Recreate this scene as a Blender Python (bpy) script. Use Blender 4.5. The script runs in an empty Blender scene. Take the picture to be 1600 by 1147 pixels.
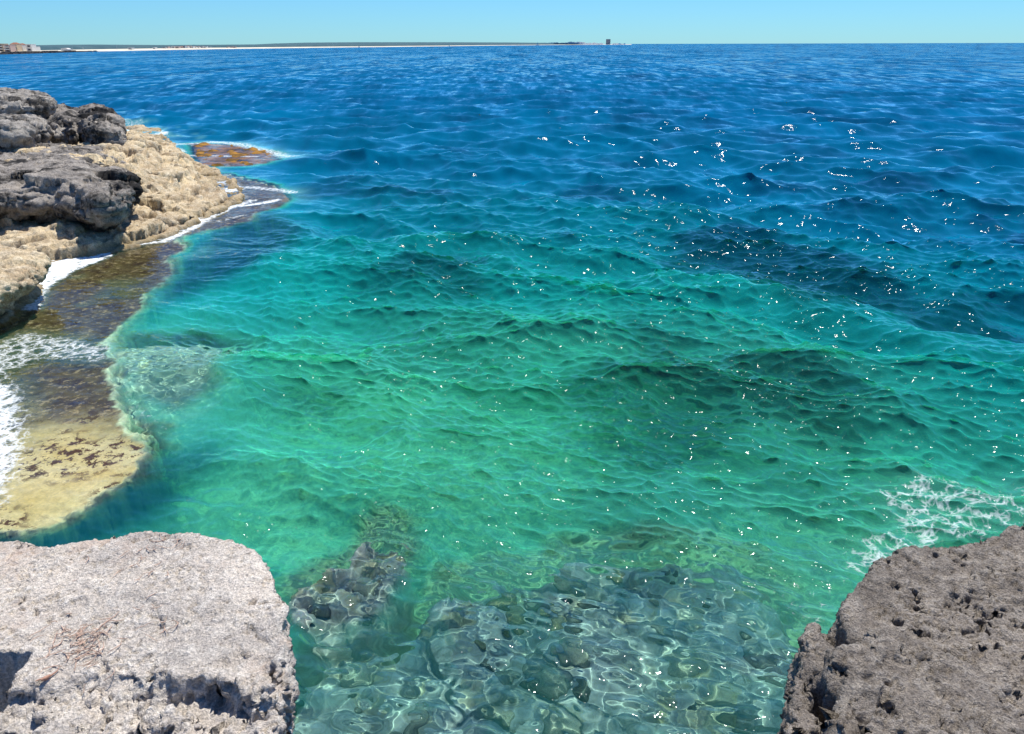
import bpy, math, numpy as np
from math import radians, sin, cos, tan, pi
sc = bpy.context.scene
COL = sc.collection
# ---------------------------------------------------------------- camera, world, sun
H = 5.0                      # eye height above the sea
PITCH = radians(22.77); ROLL = radians(-0.15); FPX = 1202.0
from mathutils import Matrix, Vector
cam = bpy.data.cameras.new('camera'); cob = bpy.data.objects.new('camera', cam); COL.objects.link(cob); sc.camera = cob
cam.sensor_width = 36; cam.lens = 36*FPX/1600; cam.clip_start = 0.05; cam.clip_end = 60000
cob.matrix_world = Matrix.Translation((0, 0, H)) @ Matrix.Rotation(pi/2-PITCH, 4, 'X') @ Matrix.Rotation(ROLL, 4, 'Z')
SUN_EL = radians(65); SUN_AZ = radians(24)        # azimuth clockwise from +Y
w = bpy.data.worlds.new('World'); sc.world = w; w.use_nodes = True
wn = w.node_tree; bg = wn.nodes['Background']
sky = wn.nodes.new('ShaderNodeTexSky'); sky.sky_type = 'NISHITA'; sky.sun_disc = False
sky.sun_elevation = SUN_EL; sky.sun_rotation = SUN_AZ; sky.altitude = 0
sky.air_density = 1.0; sky.dust_density = 0.0; sky.ozone_density = 3.0
hs = wn.nodes.new('ShaderNodeMix'); hs.data_type = 'RGBA'; hs.blend_type = 'MULTIPLY'; hs.inputs[0].default_value = 1
hs.inputs[7].default_value = (0.37, 0.78, 1.22, 1)
wn.links.new(sky.outputs[0], hs.inputs[6]); wn.links.new(hs.outputs[2], bg.inputs[0]); bg.inputs[1].default_value = 0.090
sl = bpy.data.lights.new('sun', 'SUN'); sl.energy = 4.8; sl.angle = radians(0.53); sl.color = (1, .965, .9)
so = bpy.data.objects.new('sun', sl); COL.objects.link(so)
sd = Vector((sin(SUN_AZ)*cos(SUN_EL), cos(SUN_AZ)*cos(SUN_EL), sin(SUN_EL)))
so.rotation_euler = sd.to_track_quat('Z', 'Y').to_euler(); so.location = (0, 0, 60)
sl.cycles.is_caustics_light = True
vs = sc.view_settings; vs.view_transform = 'Standard'; vs.look = 'None'; vs.exposure = 0.3; vs.gamma = 1
cy = sc.cycles; cy.use_denoising = True; cy.use_adaptive_sampling = True; cy.adaptive_threshold = .02; cy.max_bounces = 8; cy.diffuse_bounces = 2; cy.glossy_bounces = 2
cy.transmission_bounces = 6; cy.transparent_max_bounces = 8; cy.sample_clamp_indirect = 4.0; cy.sample_clamp_direct = 22.0; cy.blur_glossy = 0.3

# ---------------------------------------------------------------- noise in numpy
rs = np.random.RandomState(7)
PERM = rs.permutation(256).astype(np.int32); PERM = np.concatenate([PERM, PERM, PERM])
G = rs.normal(size=(256, 3)); G = (G/np.linalg.norm(G, axis=1)[:, None]).astype(np.float32)
RND = rs.rand(256, 3).astype(np.float32)
def _h(ix, iy, iz): return PERM[PERM[PERM[ix & 255]+(iy & 255)]+(iz & 255)]
def pn(P):
    P = np.asarray(P, np.float32); i = np.floor(P).astype(np.int32); f = P-i
    u = f*f*f*(f*(f*6-15)+10); r = 0
    for a in (0, 1):
        for b in (0, 1):
            for c in (0, 1):
                g = G[_h(i[..., 0]+a, i[..., 1]+b, i[..., 2]+c)]
                d = g[..., 0]*(f[..., 0]-a)+g[..., 1]*(f[..., 1]-b)+g[..., 2]*(f[..., 2]-c)
                r = r+d*((u[..., 0] if a else 1-u[..., 0])*(u[..., 1] if b else 1-u[..., 1])*(u[..., 2] if c else 1-u[..., 2]))
    return r*1.6
def fbm(P, o=4, gain=.5, lac=2.03, ridge=False):
    P = np.asarray(P, np.float32); r = 0; a = 1.; t = 0
    for k in range(o):
        n = pn(P+k*17.3)
        if ridge: n = 1-2*np.abs(n)
        r = r+a*n; t += a; a *= gain; P = P*lac
    return r/t
def worley(P, two=False):
    P = np.asarray(P, np.float32); i = np.floor(P).astype(np.int32)
    f1 = np.full(P.shape[:-1], 9., np.float32); f2 = f1.copy(); idx = np.zeros(P.shape[:-1], np.int32)
    for a in (-1, 0, 1):
        for b in (-1, 0, 1):
            for c in (-1, 0, 1):
                hh = _h(i[..., 0]+a, i[..., 1]+b, i[..., 2]+c); q = RND[hh]
                d = (i[..., 0]+a+q[..., 0]-P[..., 0])**2+(i[..., 1]+b+q[..., 1]-P[..., 1])**2+(i[..., 2]+c+q[..., 2]-P[..., 2])**2
                m = d < f1; f2 = np.where(m, f1, np.minimum(f2, d)); idx = np.where(m, hh, idx); f1 = np.where(m, d, f1)
    return (np.sqrt(f1), np.sqrt(f2), idx) if two else np.sqrt(f1)
def facet(P):
    P = np.asarray(P, np.float32); i = np.floor(P).astype(np.int32); f1 = np.full(P.shape[:-1], 9., np.float32); v = f1*0
    for a in (-1, 0, 1):
        for b in (-1, 0, 1):
            for c in (-1, 0, 1):
                hh = _h(i[..., 0]+a, i[..., 1]+b, i[..., 2]+c); q = RND[hh]; g = G[(hh*7+3) & 255]
                ox, oy, oz = P[..., 0]-(i[..., 0]+a+q[..., 0]), P[..., 1]-(i[..., 1]+b+q[..., 1]), P[..., 2]-(i[..., 2]+c+q[..., 2])
                d = ox*ox+oy*oy+oz*oz; m = d < f1; v = np.where(m, g[..., 0]*ox+g[..., 1]*oy+g[..., 2]*oz+.5*(q[..., 1]-.5), v); f1 = np.where(m, d, f1)
    return np.clip(v, -.55, .55)
def ss(a, b, x): t = np.clip((x-a)/(b-a), 0, 1); return t*t*(3-2*t)
def xyz(x, y, z=0.): return np.stack([x, y, np.zeros_like(x)+z], -1)

# ---------------------------------------------------------------- picture -> place
FW = np.array([0, cos(PITCH), -sin(PITCH)]); UP = np.array([0, sin(PITCH), cos(PITCH)])
R0 = np.array([1., 0, 0]); RT = R0*cos(ROLL)+UP*sin(ROLL); UP = UP*cos(ROLL)-R0*sin(ROLL)
def W(px, py, z=0.0):
    """point at height z seen at (px, py) of the 1600 x 1147 photograph; below the sea it follows the bent ray"""
    d = FW+(px-800)/FPX*RT+(573.5-py)/FPX*UP; d = d/np.linalg.norm(d)
    if z >= -0.02:
        t = (z-H)/d[2]; return (d[0]*t, d[1]*t)
    t = -H/d[2]; x, y = d[0]*t, d[1]*t
    hn = math.hypot(d[0], d[1]); s = hn/1.333; k = -z*s/math.sqrt(1-s*s)
    return (x+d[0]/hn*k, y+d[1]/hn*k)
def WP(pts, z=0.): return [W(a, b, z) for a, b in pts]
def sdf(poly, x, y):
    """signed distance to a polygon, negative inside"""
    d = np.full(x.shape, 1e18); ins = np.zeros(x.shape, bool); n = len(poly)
    for k in range(n):
        ax, ay = poly[k]; bx, by = poly[(k+1) % n]; ex, ey = bx-ax, by-ay
        wx, wy = x-ax, y-ay; t = np.clip((wx*ex+wy*ey)/(ex*ex+ey*ey+1e-12), 0, 1)
        d = np.minimum(d, (wx-ex*t)**2+(wy-ey*t)**2)
        c = (ay > y) != (by > y)
        ins ^= c & (x < ex*(y-ay)/(ey if abs(ey) > 1e-9 else 1e-9)+ax)
    d = np.sqrt(d); return np.where(ins, -d, d)

# ---------------------------------------------------------------- object helpers
def link(o, parent=None):
    COL.objects.link(o)
    if parent is not None: o.parent = parent
    return o
def meta(o, label=None, cat=None, group=None, kind=None):
    for k, v in (('label', label), ('category', cat), ('group', group), ('kind', kind)):
        if v: o[k] = v
    return o
def mesh_np(name, V, F, mat=None, smooth=True):
    me = bpy.data.meshes.new(name); V = np.ascontiguousarray(V, np.float32).reshape(-1, 3); F = np.asarray(F, np.int32)
    n = F.shape[1]; me.vertices.add(len(V)); me.vertices.foreach_set('co', V.ravel())
    me.loops.add(F.size); me.loops.foreach_set('vertex_index', F.ravel())
    me.polygons.add(len(F)); me.polygons.foreach_set('loop_start', np.arange(0, F.size, n, dtype=np.int32))
    me.update(calc_edges=True)
    if smooth: me.shade_smooth()
    if mat: me.materials.append(mat)
    return me
def attr(me, name, a):
    t = me.attributes.new(name, 'FLOAT', 'POINT'); t.data.foreach_set('value', np.ascontiguousarray(a, np.float32).ravel())
def gridfaces(r, c):
    i = np.arange(r*c).reshape(r, c)
    return np.stack([i[:-1, :-1], i[:-1, 1:], i[1:, 1:], i[1:, :-1]], -1).reshape(-1, 4)
class MB:
    def __init__(s): s.v = []; s.f = []
    def box(s, c, size, rz=0, taper=1.):
        b = len(s.v); hx, hy, hz = size[0]/2, size[1]/2, size[2]
        for z, k in ((0, 1.), (hz, taper)):
            for sx, sy in ((-1, -1), (1, -1), (1, 1), (-1, 1)):
                x, y = sx*hx*k, sy*hy*k
                s.v.append((c[0]+x*cos(rz)-y*sin(rz), c[1]+x*sin(rz)+y*cos(rz), c[2]+z))
        for q in ((0, 3, 2, 1), (4, 5, 6, 7), (0, 1, 5, 4), (1, 2, 6, 5), (2, 3, 7, 6), (3, 0, 4, 7)): s.f.append([b+i for i in q])
    def poly(s, vs_, fs):
        b = len(s.v); s.v += [tuple(p) for p in vs_]; s.f += [[b+i for i in q] for q in fs]
    def prism(s, poly, z0, z1, inset=0.0, top=None):
        b = len(s.v); n = len(poly); cx = sum(p[0] for p in poly)/n; cy_ = sum(p[1] for p in poly)/n
        for p in poly: s.v.append((p[0], p[1], z0))
        for p in poly: s.v.append((cx+(p[0]-cx)*(1-inset), cy_+(p[1]-cy_)*(1-inset), z1 if top is None else top(p[0], p[1])))
        s.f.append([b+i for i in range(n)][::-1]); s.f.append([b+n+i for i in range(n)])
        for i in range(n): s.f.append([b+i, b+(i+1) % n, b+n+(i+1) % n, b+n+i])
    def mesh(s, name, mat=None, smooth=False):
        me = bpy.data.meshes.new(name); me.from_pydata(s.v, [], s.f); me.update()
        if smooth: me.shade_smooth()
        if mat: me.materials.append(mat)
        return me
    def build(s, name, mat, parent=None, smooth=False): return link(bpy.data.objects.new(name, s.mesh(name, mat, smooth)), parent)
def ccw(p):
    a = sum(p[i][0]*p[(i+1) % len(p)][1]-p[(i+1) % len(p)][0]*p[i][1] for i in range(len(p)))
    return p if a > 0 else p[::-1]

def remesh(mb, voxel, smooth_it):
    me = mb.mesh('tmp'); import bmesh
    bm = bmesh.new(); bm.from_mesh(me); bmesh.ops.triangulate(bm, faces=bm.faces[:]); bmesh.ops.recalc_face_normals(bm, faces=bm.faces[:]); bm.to_mesh(me); bm.free()
    o = bpy.data.objects.new('tmp', me); COL.objects.link(o)
    m = o.modifiers.new('r', 'REMESH'); m.mode = 'VOXEL'; m.voxel_size = voxel
    if smooth_it:
        s_ = o.modifiers.new('s', 'SMOOTH'); s_.iterations = smooth_it; s_.factor = .5
    dg = bpy.context.evaluated_depsgraph_get(); ev = o.evaluated_get(dg); out = bpy.data.meshes.new_from_object(ev)
    bpy.data.objects.remove(o); bpy.data.meshes.remove(me)
    return out
def getco(me): a = np.empty(len(me.vertices)*3, np.float32); me.vertices.foreach_get('co', a); return a.reshape(-1, 3)
def setco(me, a): me.vertices.foreach_set('co', np.ascontiguousarray(a, np.float32).ravel()); me.update()
def getno(me): a = np.empty(len(me.vertices)*3, np.float32); me.vertex_normals.foreach_get('vector', a); return a.reshape(-1, 3)

def make_rock(name, mb, voxel, mat, smooth_it=6, shape=None, **kw):
    me = remesh(mb, voxel, smooth_it)
    if shape is not None: setco(me, shape(getco(me)))
    weather(me, **kw)
    me.shade_smooth(); me.materials.clear(); me.materials.append(mat); me.name = name
    return link(bpy.data.objects.new(name, me))
def weather(me, big=(.1, 1.), mid=(.03, 5.), fine=(.008, 22.), pits=None, strata=None, seed=0., pits2=None, fac=None, fac2=None, mask=None, nopit=None):
    K = (lambda P: 1.) if mask is None else mask
    P = getco(me); S = seed
    N = getno(me)
    P = P+N*(big[0]*fbm(P*big[1]+S, 3))[:, None]; setco(me, P); N = getno(me)
    for fc in (fac, fac2):
        if fc is None: continue
        q = P*np.array([1, 1, fc[2]], np.float32)*fc[1]+S+.3*np.stack([pn(P*fc[1]*2+9), pn(P*fc[1]*2+31), pn(P*fc[1]*2+55)], -1)
        P = P+N*(fc[0]*facet(q)*K(P))[:, None]; setco(me, P); N = getno(me)
    if strata is not None:
        amp, fz, th = strata
        q = P.copy(); q[:, 0] *= .35*fz/6; q[:, 1] *= .35*fz/6; q[:, 2] = P[:, 2]*fz+1.2*pn(P*1.1+S)
        n = fbm(q+S+5, 3, .6); n = np.sign(n)*np.abs(n)**th
        side = (1-np.abs(N[:, 2]))*.8+.2
        P = P+N*(amp*n*side)[:, None]; setco(me, P); N = getno(me)
    P = P+N*(mid[0]*(.4+.6*K(P))*fbm(P*mid[1]+S+3, 4, .55, ridge=True))[:, None]; setco(me, P); N = getno(me)
    for pt in (pits, pits2):
        if pt is None: continue
        dep, fr, rad, thr = pt
        q = P*fr+S+.55*np.stack([pn(P*fr*1.5+9), pn(P*fr*1.5+31), pn(P*fr*1.5+55)], -1)+.2*np.stack([pn(P*fr*4+9), pn(P*fr*4+31), pn(P*fr*4+55)], -1)
        f1, f2, ix = worley(q, True); rr = rad*(.35+.9*RND[ix, 0]); on = (RND[ix, 1] > thr)*1.
        gate = ss(-.25, .25, pn(P*fr*.16+S+77))
        if nopit: gate = gate*ss(nopit[2]*.6, nopit[2], np.hypot(P[:, 0]-nopit[0], P[:, 1]-nopit[1]))
        P = P-N*(dep*on*gate*(1-ss(.45, 1., f1/rr))*(.5+RND[ix, 2]))[:, None]; setco(me, P); N = getno(me)
    P = P+N*(fine[0]*fbm(P*fine[1]+S+8, 3, .6))[:, None]; setco(me, P)

# ---------------------------------------------------------------- materials
class NT:
    def __init__(s, name):
        s.m = bpy.data.materials.new(name); s.m.use_nodes = True; s.t = s.m.node_tree; s.n = s.t.nodes
        s.out = s.n['Material Output']; s.p = s.n['Principled BSDF']
        g = s.n.new('ShaderNodeNewGeometry'); s.pos = g.outputs['Position']; s.nor = g.outputs['Normal']
    def l(s, a, b):
        if isinstance(a, (int, float)): b.default_value = a
        elif isinstance(a, tuple): b.default_value = a if len(a) == 4 or b.type == 'VECTOR' else a+(1,)
        else: s.t.links.new(a, b)
    def math(s, op, a, b=0., c=None, clamp=False):
        n = s.n.new('ShaderNodeMath'); n.operation = op; n.use_clamp = clamp; s.l(a, n.inputs[0]); s.l(b, n.inputs[1])
        if c is not None: s.l(c, n.inputs[2])
        return n.outputs[0]
    def vm(s, op, a, b=(0, 0, 0), sc_=None):
        n = s.n.new('ShaderNodeVectorMath'); n.operation = op; s.l(a, n.inputs[0]); s.l(b, n.inputs[1])
        if sc_ is not None: s.l(sc_, n.inputs['Scale'])
        return n.outputs[0]
    def noise(s, scale, det=4, rough=.55, vec=None, dist=0., col=False, sv=None):
        n = s.n.new('ShaderNodeTexNoise'); v = s.pos if vec is None else vec
        if sv: v = s.vm('MULTIPLY', v, sv)
        s.l(v, n.inputs['Vector']); n.inputs['Scale'].default_value = scale; n.inputs['Detail'].default_value = det
        n.inputs['Roughness'].default_value = rough; n.inputs['Distortion'].default_value = dist
        return n.outputs['Color' if col else 0]
    def vor(s, scale, feat='F1', out='Distance', vec=None, rnd=1.):
        n = s.n.new('ShaderNodeTexVoronoi'); n.feature = feat; s.l(s.pos if vec is None else vec, n.inputs['Vector'])
        n.inputs['Scale'].default_value = scale; n.inputs['Randomness'].default_value = rnd; return n.outputs[out]
    def ramp(s, f, stops, interp='LINEAR'):
        n = s.n.new('ShaderNodeValToRGB'); n.color_ramp.interpolation = interp; s.l(f, n.inputs[0]); e = n.color_ramp.elements
        while len(e) < len(stops): e.new(.5)
        for k, (p, c) in enumerate(stops):
            e[k].position = p; e[k].color = (c, c, c, 1) if isinstance(c, (int, float)) else tuple(c)+(1,)
        return n.outputs[0]
    def mix(s, f, a, b, bt='MIX'):
        n = s.n.new('ShaderNodeMix'); n.data_type = 'RGBA'; n.blend_type = bt; s.l(f, n.inputs[0]); s.l(a, n.inputs[6]); s.l(b, n.inputs[7]); return n.outputs[2]
    def mixs(s, f, a, b):
        n = s.n.new('ShaderNodeMixShader'); s.l(f, n.inputs[0]); s.l(a, n.inputs[1]); s.l(b, n.inputs[2]); return n.outputs[0]
    def attr(s, name):
        n = s.n.new('ShaderNodeAttribute'); n.attribute_name = name; return n.outputs['Fac']
    def sep(s, v):
        n = s.n.new('ShaderNodeSeparateXYZ'); s.l(v, n.inputs[0]); return n.outputs
    def bump(s, h, st=.5, dist=.02, nrm=None):
        n = s.n.new('ShaderNodeBump'); n.inputs['Strength'].default_value = st; n.inputs['Distance'].default_value = dist; s.l(h, n.inputs['Height'])
        if nrm is not None: s.l(nrm, n.inputs['Normal'])
        return n.outputs[0]
    def base(s, c, rough=.9, spec=.2, nrm=None):
        s.l(c, s.p.inputs['Base Color']); s.l(rough, s.p.inputs['Roughness']); s.p.inputs['Specular IOR Level'].default_value = spec
        if nrm is not None: s.l(nrm, s.p.inputs['Normal'])
        return s.m
def flat(name, c, rough=.8, var=.12, scale=1.):
    t = NT(name); k = t.ramp(t.noise(scale, 4), [(.3, 1-var), (.7, 1+var)])
    return t.base(t.mix(1., tuple(c), k, 'MULTIPLY'), rough)

def rock_mat(name, c1, c2, c3, s=1., stain=None, wet=None, bump=.6, bd=.01):
    t = NT(name); n1 = t.noise(1.3*s, 6, .6); n2 = t.noise(9*s, 6, .65); n3 = t.noise(60*s, 4, .7)
    c = t.mix(t.ramp(n1, [(.35, 0), (.62, 1)]), c1, c2)
    c = t.mix(t.ramp(n2, [(.45, 0), (.72, .8)]), c, c3)
    c = t.mix(.75, c, t.ramp(n3, [(.32, .35), (.68, 1.4)]), 'MULTIPLY')
    c = t.mix(.6, c, t.ramp(t.noise(170*s, 2, .6), [(.3, .6), (.7, 1.3)]), 'MULTIPLY')
    if stain:
        col, sca, lo, hi = stain
        c = t.mix(t.ramp(t.noise(sca, 7, .72), [(lo, 0), (hi, 1)]), c, col)
    if wet:     # (height below which it is damp, colour)
        z = t.sep(t.pos)[2]; zz = t.math('ADD', z, t.math('MULTIPLY', t.math('SUBTRACT', n1, .5), wet[2]))
        f = t.ramp(t.math('DIVIDE', t.math('SUBTRACT', wet[0], zz), wet[3], clamp=True), [(0, 0), (1, 1)])
        c = t.mix(f, c, t.mix(t.ramp(n2, [(.4, 0), (.65, 1)]), wet[1], wet[4]))
        t.l(t.math('SUBTRACT', .9, t.math('MULTIPLY', f, .55)), t.p.inputs['Roughness'])
        nb = t.bump(t.math('ADD', n3, t.math('MULTIPLY', n2, 2.)), bump, bd)
        t.l(c, t.p.inputs['Base Color']); t.l(nb, t.p.inputs['Normal']); t.p.inputs['Specular IOR Level'].default_value = .3
        return t.m
    nb = t.bump(t.math('ADD', n3, t.math('MULTIPLY', n2, 2.)), bump, bd)
    return t.base(c, .92, .15, nb)

# ---------------------------------------------------------------- the sea floor
SHELF = WP([(425, 1147), (448, 1075), (470, 1045), (520, 1025), (600, 1012), (640, 975), (690, 925), (760, 905), (840, 900), (880, 872), (950, 868), (1040, 858), (1130, 862), (1190, 885), (1230, 940), (1262, 1000), (1300, 1147), (1320, 1500), (360, 1500)], -.6)
MOUND = WP([(452, 955), (466, 935), (500, 912), (545, 895), (572, 862), (600, 850), (628, 860), (632, 900), (610, 950), (575, 995), (520, 1010), (466, 1000)], -.6)
LEDGE = WP([(60, 838), (95, 822), (160, 788), (225, 745), (250, 705), (246, 682), (222, 655), (196, 630), (186, 600), (182, 560), (190, 520), (225, 478), (262, 440), (285, 405), (300, 370), (390, 345), (450, 315), (440, 290), (360, 270), (-500, 300), (-700, 560), (-400, 900)], -.06)
LEDGE2 = WP([(170, 540), (240, 528), (330, 520), (385, 530), (388, 555), (350, 600), (340, 640), (270, 668), (200, 640)], -.55)
REEF = WP([(290, 222), (360, 225), (430, 236), (440, 250), (380, 262), (310, 262)], -.05)
TIP = WP([(260, 300), (380, 286), (440, 298), (452, 310), (440, 320), (380, 335), (300, 352), (230, 380), (150, 395)], -.08)
GULLY_SHADE = WP([(430, 960), (470, 985), (560, 985), (620, 950), (640, 965), (600, 1010), (520, 1030), (460, 1060), (430, 1100)], -1.2)
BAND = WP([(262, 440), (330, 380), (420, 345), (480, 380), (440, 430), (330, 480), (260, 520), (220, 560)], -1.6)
def polar(y_dep_px, thetas): pass
SHORE = WP([(-900, 640), (-60, 520), (10, 496), (45, 470), (52, 440), (66, 414), (100, 402), (160, 392), (215, 382), (262, 366), (300, 350), (345, 330), (372, 314), (381, 302), (366, 284), (335, 266), (296, 250), (274, 228), (240, 196), (150, 185), (-700, 180)], .05)
SHORE2 = WP([(-900, 440), (0, 380), (100, 378), (170, 364), (225, 352), (262, 338), (300, 322), (340, 306), (352, 290), (330, 276), (296, 262), (268, 240), (238, 205), (-700, 200)], .45)
SHORE3 = WP([(-900, 330), (150, 320), (215, 312), (255, 296), (300, 284), (328, 270), (300, 256), (285, 240), (230, 215), (-700, 215)], .8)
SHORE4 = WP([(-900, 188), (150, 190), (200, 193), (262, 196), (284, 206), (290, 224), (272, 240), (240, 246), (190, 254), (120, 262), (-900, 262)], 1.7)
def seabed(x, y):
    r = np.hypot(x, y); P = xyz(x, y)
    wob = .35*fbm(P*.5, 3); wob2 = .12*fbm(P*2.2+4, 3)
    z = -1.8-.10*np.clip(y-6, 0, 7)-.36*np.clip(y-13+.25*np.clip(x, -2, 6), 0, 22)-.3*np.clip(y-34, 0, 60)-.45*np.clip(x-4.5, 0, 8)*ss(6.5, 11, y)-.1*np.clip(x-12, 0, 60)*ss(6, 14, y)
    z = z+.45*fbm(P*.28+11, 3)+.10*fbm(P*1.6, 3)
    peb = worley(P*5.5+.4*xyz(pn(P*9), pn(P*9+5)))
    z = z+.07*(1-ss(0, .75, peb))*ss(-.3, .3, pn(P*.6+40))
    d1 = sdf(SHELF, x, y)+wob2*1.6; m1 = 1-ss(-.12, .22, d1)
    f1, f2, ix = worley(xyz(x*4.2, y*4.2, .5)+.25*xyz(pn(P*6), pn(P*6+5)), True)
    cob = np.sqrt(np.clip(1-(f1/.85)**2, 0, 1))*.075*(.3+RND[ix, 2])
    g1, g2, jx = worley(xyz(x*1.5, y*1.5, 3.5), True)
    cob = cob+np.sqrt(np.clip(1-(g1/.8)**2, 0, 1))*.20*(RND[jx, 1] > .6)+.03*fbm(P*11, 2)
    z1 = -.85+.10*fbm(P*.9+3, 3)+cob
    d2 = sdf(MOUND, x, y)+wob2*.7-.10; m2 = 1-ss(-.15, .2, d2); z2 = -.62+cob*1.8+.06*fbm(P*6, 3)+.1*fbm(P*3, 3)
    d3 = sdf(LEDGE, x, y)+wob2*.9+.45*fbm(P*.7+21, 3)*ss(8, 11, y)+.20*fbm(P*2.1+50, 4, .6, ridge=True); m3 = 1-ss(-.05, .40, d3); z3 = -.15+.06*fbm(P*1.2+8, 3)+.05*fbm(P*6, 4, .6, ridge=True)-.22*ss(8.5, 13, y)*ss(22, 17, y)*ss(-14, -8, x)
    d4 = sdf(LEDGE2, x, y)+wob2; m4 = 1-ss(-.3, .35, d4); z4 = -.75+.12*fbm(P*2.5, 3)
    d5 = sdf(REEF, x, y)+wob; m5 = 1-ss(-.2, .9, d5); z5 = -.03+.30*fbm(P*1.1, 4)
    d6 = sdf(TIP, x, y)+wob*.6; m6 = 1-ss(-.1, .6, d6); z6 = -.07+.22*fbm(P*1.5, 4)
    d7 = sdf(BAND, x, y)+wob; m7 = 1-ss(-.6, .6, d7); m7 = np.maximum(m7, (1-ss(.55, 1.5, d3+.35*wob))*ss(-.14, -.04, d3)*(1-ss(8.6, 9.8, y)))  # shade along the ledge drop-off, put into the colour as well as the depth
    m7 = np.maximum(m7, .85*(1-ss(-.05, .3, sdf(GULLY_SHADE, x, y)+.3*wob))*(1-m1)*(1-m2))  # shade in the gully by the left block, painted over its lowered floor
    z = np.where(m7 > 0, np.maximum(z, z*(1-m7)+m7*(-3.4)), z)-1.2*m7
    for m, zz in ((m4, z4), (m1, z1), (m2, z2), (m5, z5), (m6, z6), (m3, z3)): z = z*(1-m)+zz*m
    # random dark weed patches, joined to the painted shade in the same mask
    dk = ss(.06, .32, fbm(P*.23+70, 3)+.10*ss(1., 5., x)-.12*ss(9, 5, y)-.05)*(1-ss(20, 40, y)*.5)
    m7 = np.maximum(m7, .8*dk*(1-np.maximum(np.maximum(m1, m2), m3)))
    return z, dict(cob=np.maximum(np.maximum(m1, m2), .75*m4), led=1-ss(-.14, -.04, d3), brown=np.maximum(np.maximum(np.maximum(m5, m6), m4*.1), np.maximum(2.4*m1*(1-m1)*ss(0., .3, pn(P*1.3+3)), .2*m2)), shade_weed=m7)
def fan(n_r, n_t, half, dmin, px, cap_lo, rmax=14000.):
    """rings whose spacing grows with distance, columns fanned out from the foot of the cliff"""
    r = [dmin]
    while r[-1] < rmax:
        q = r[-1]; r.append(q+max(cap_lo, px*(q*q+H*H)/(H*770.)))
    r = np.array(r); th = np.linspace(-half, half, n_t)
    rr, tt = np.meshgrid(r, th, indexing='ij')
    return r, rr, tt, rr*np.sin(tt), rr*np.cos(tt)
r_, rr, tt, X, Y = fan(0, 760, radians(62), 1.2, 1.5, .02, 9000.)
Z, mk = seabed(X, Y)
t = NT('sea_floor'); cobf = t.attr('cob'); ledf = t.attr('led'); brf = t.attr('brown'); shade_weedf = t.attr('shade_weed')
sand = t.mix(t.ramp(t.noise(.35, 5, .6), [(.42, 0), (.6, 1)]), (.88, .90, .60), (.50, .58, .36))
sand = t.mix(t.ramp(t.noise(1.1, 6, .65, vec=t.vm('ADD', t.pos, (9, 3, 0))), [(.52, 0), (.64, .62)]), sand, (.07, .14, .08))
sand = t.mix(t.ramp(t.noise(.8, 5, .6), [(.50, 0), (.64, .85)]), sand, (.92, .92, .60))
sand = t.mix(.5, sand, t.ramp(t.noise(9, 4, .65), [(.3, .4), (.7, 1.5)]), 'MULTIPLY')
vc = t.vor(4.2, out='Color', vec=t.vm('ADD', t.vm('MULTIPLY', t.pos, (1, 1, 0)), t.vm('SCALE', t.noise(3, 3, .5, col=True), sc_=.08)))
st = t.ramp(t.sep(vc)[0], [(0, (.30, .32, .33)), (.35, (.42, .44, .45)), (.6, (.52, .53, .52)), (.8, (.34, .36, .37)), (1, (.54, .50, .38))])
st = t.mix(t.ramp(t.noise(1.6, 5, .6), [(.58, 0), (.68, .8)]), st, (.42, .36, .14))
st = t.mix(.6, st, t.ramp(t.noise(14, 5, .65), [(.3, .45), (.7, 1.4)]), 'MULTIPLY')
yel = t.mix(t.ramp(t.noise(1.2, 4, .6), [(.35, 0), (.65, 1)]), (.66, .50, .20), (.80, .66, .36))
yp = t.sep(t.pos)[1]
far_ = t.math('DIVIDE', t.math('SUBTRACT', t.math('ADD', yp, t.math('MULTIPLY', t.noise(.9, 4), 3.)), 10.6), 1.8, clamp=True)
blotch = t.ramp(t.noise(6.5, 6, .72, dist=.2), [(.50, 0), (.55, 1)])
blotch = t.math('MULTIPLY', blotch, t.ramp(t.noise(1.1, 3, vec=t.vm('ADD', t.pos, (2, 7, 0))), [(.40, .05), (.52, 1)]))
yel = t.mix(blotch, yel, (.10, .045, .015))
brn = t.mix(t.ramp(t.noise(3., 7, .7), [(.35, 0), (.65, 1)]), (.05, .028, .018), (.16, .11, .04))
brn = t.mix(t.ramp(t.noise(7., 6, .7, vec=t.vm('ADD', t.pos, (3, 8, 0))), [(.54, 0), (.64, .8)]), brn, (.46, .32, .17))
yel = t.mix(.55, yel, t.ramp(t.noise(13, 6, .7), [(.3, .5), (.7, 1.35)]), 'MULTIPLY')
yel = t.mix(far_, yel, brn)
c = t.mix(t.math('MULTIPLY', shade_weedf, .85), sand, (.03, .045, .06))  # painted shade of ledge and gully, together with weed patches
c = t.mix(cobf, c, st)
c = t.mix(brf, c, t.mix(t.ramp(t.noise(1.5, 5, .6), [(.4, 0), (.6, 1)]), (.34, .17, .03), (.10, .06, .02)))
c = t.mix(ledf, c, yel)
m_bed = t.base(c, .9, .1, t.bump(t.noise(25, 4, .6), .5, .03))
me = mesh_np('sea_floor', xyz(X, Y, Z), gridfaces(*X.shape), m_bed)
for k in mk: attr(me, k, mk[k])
bed = meta(link(bpy.data.objects.new('sea_floor', me)), kind='structure'); bed.cycles.is_caustics_receiver = True

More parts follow.
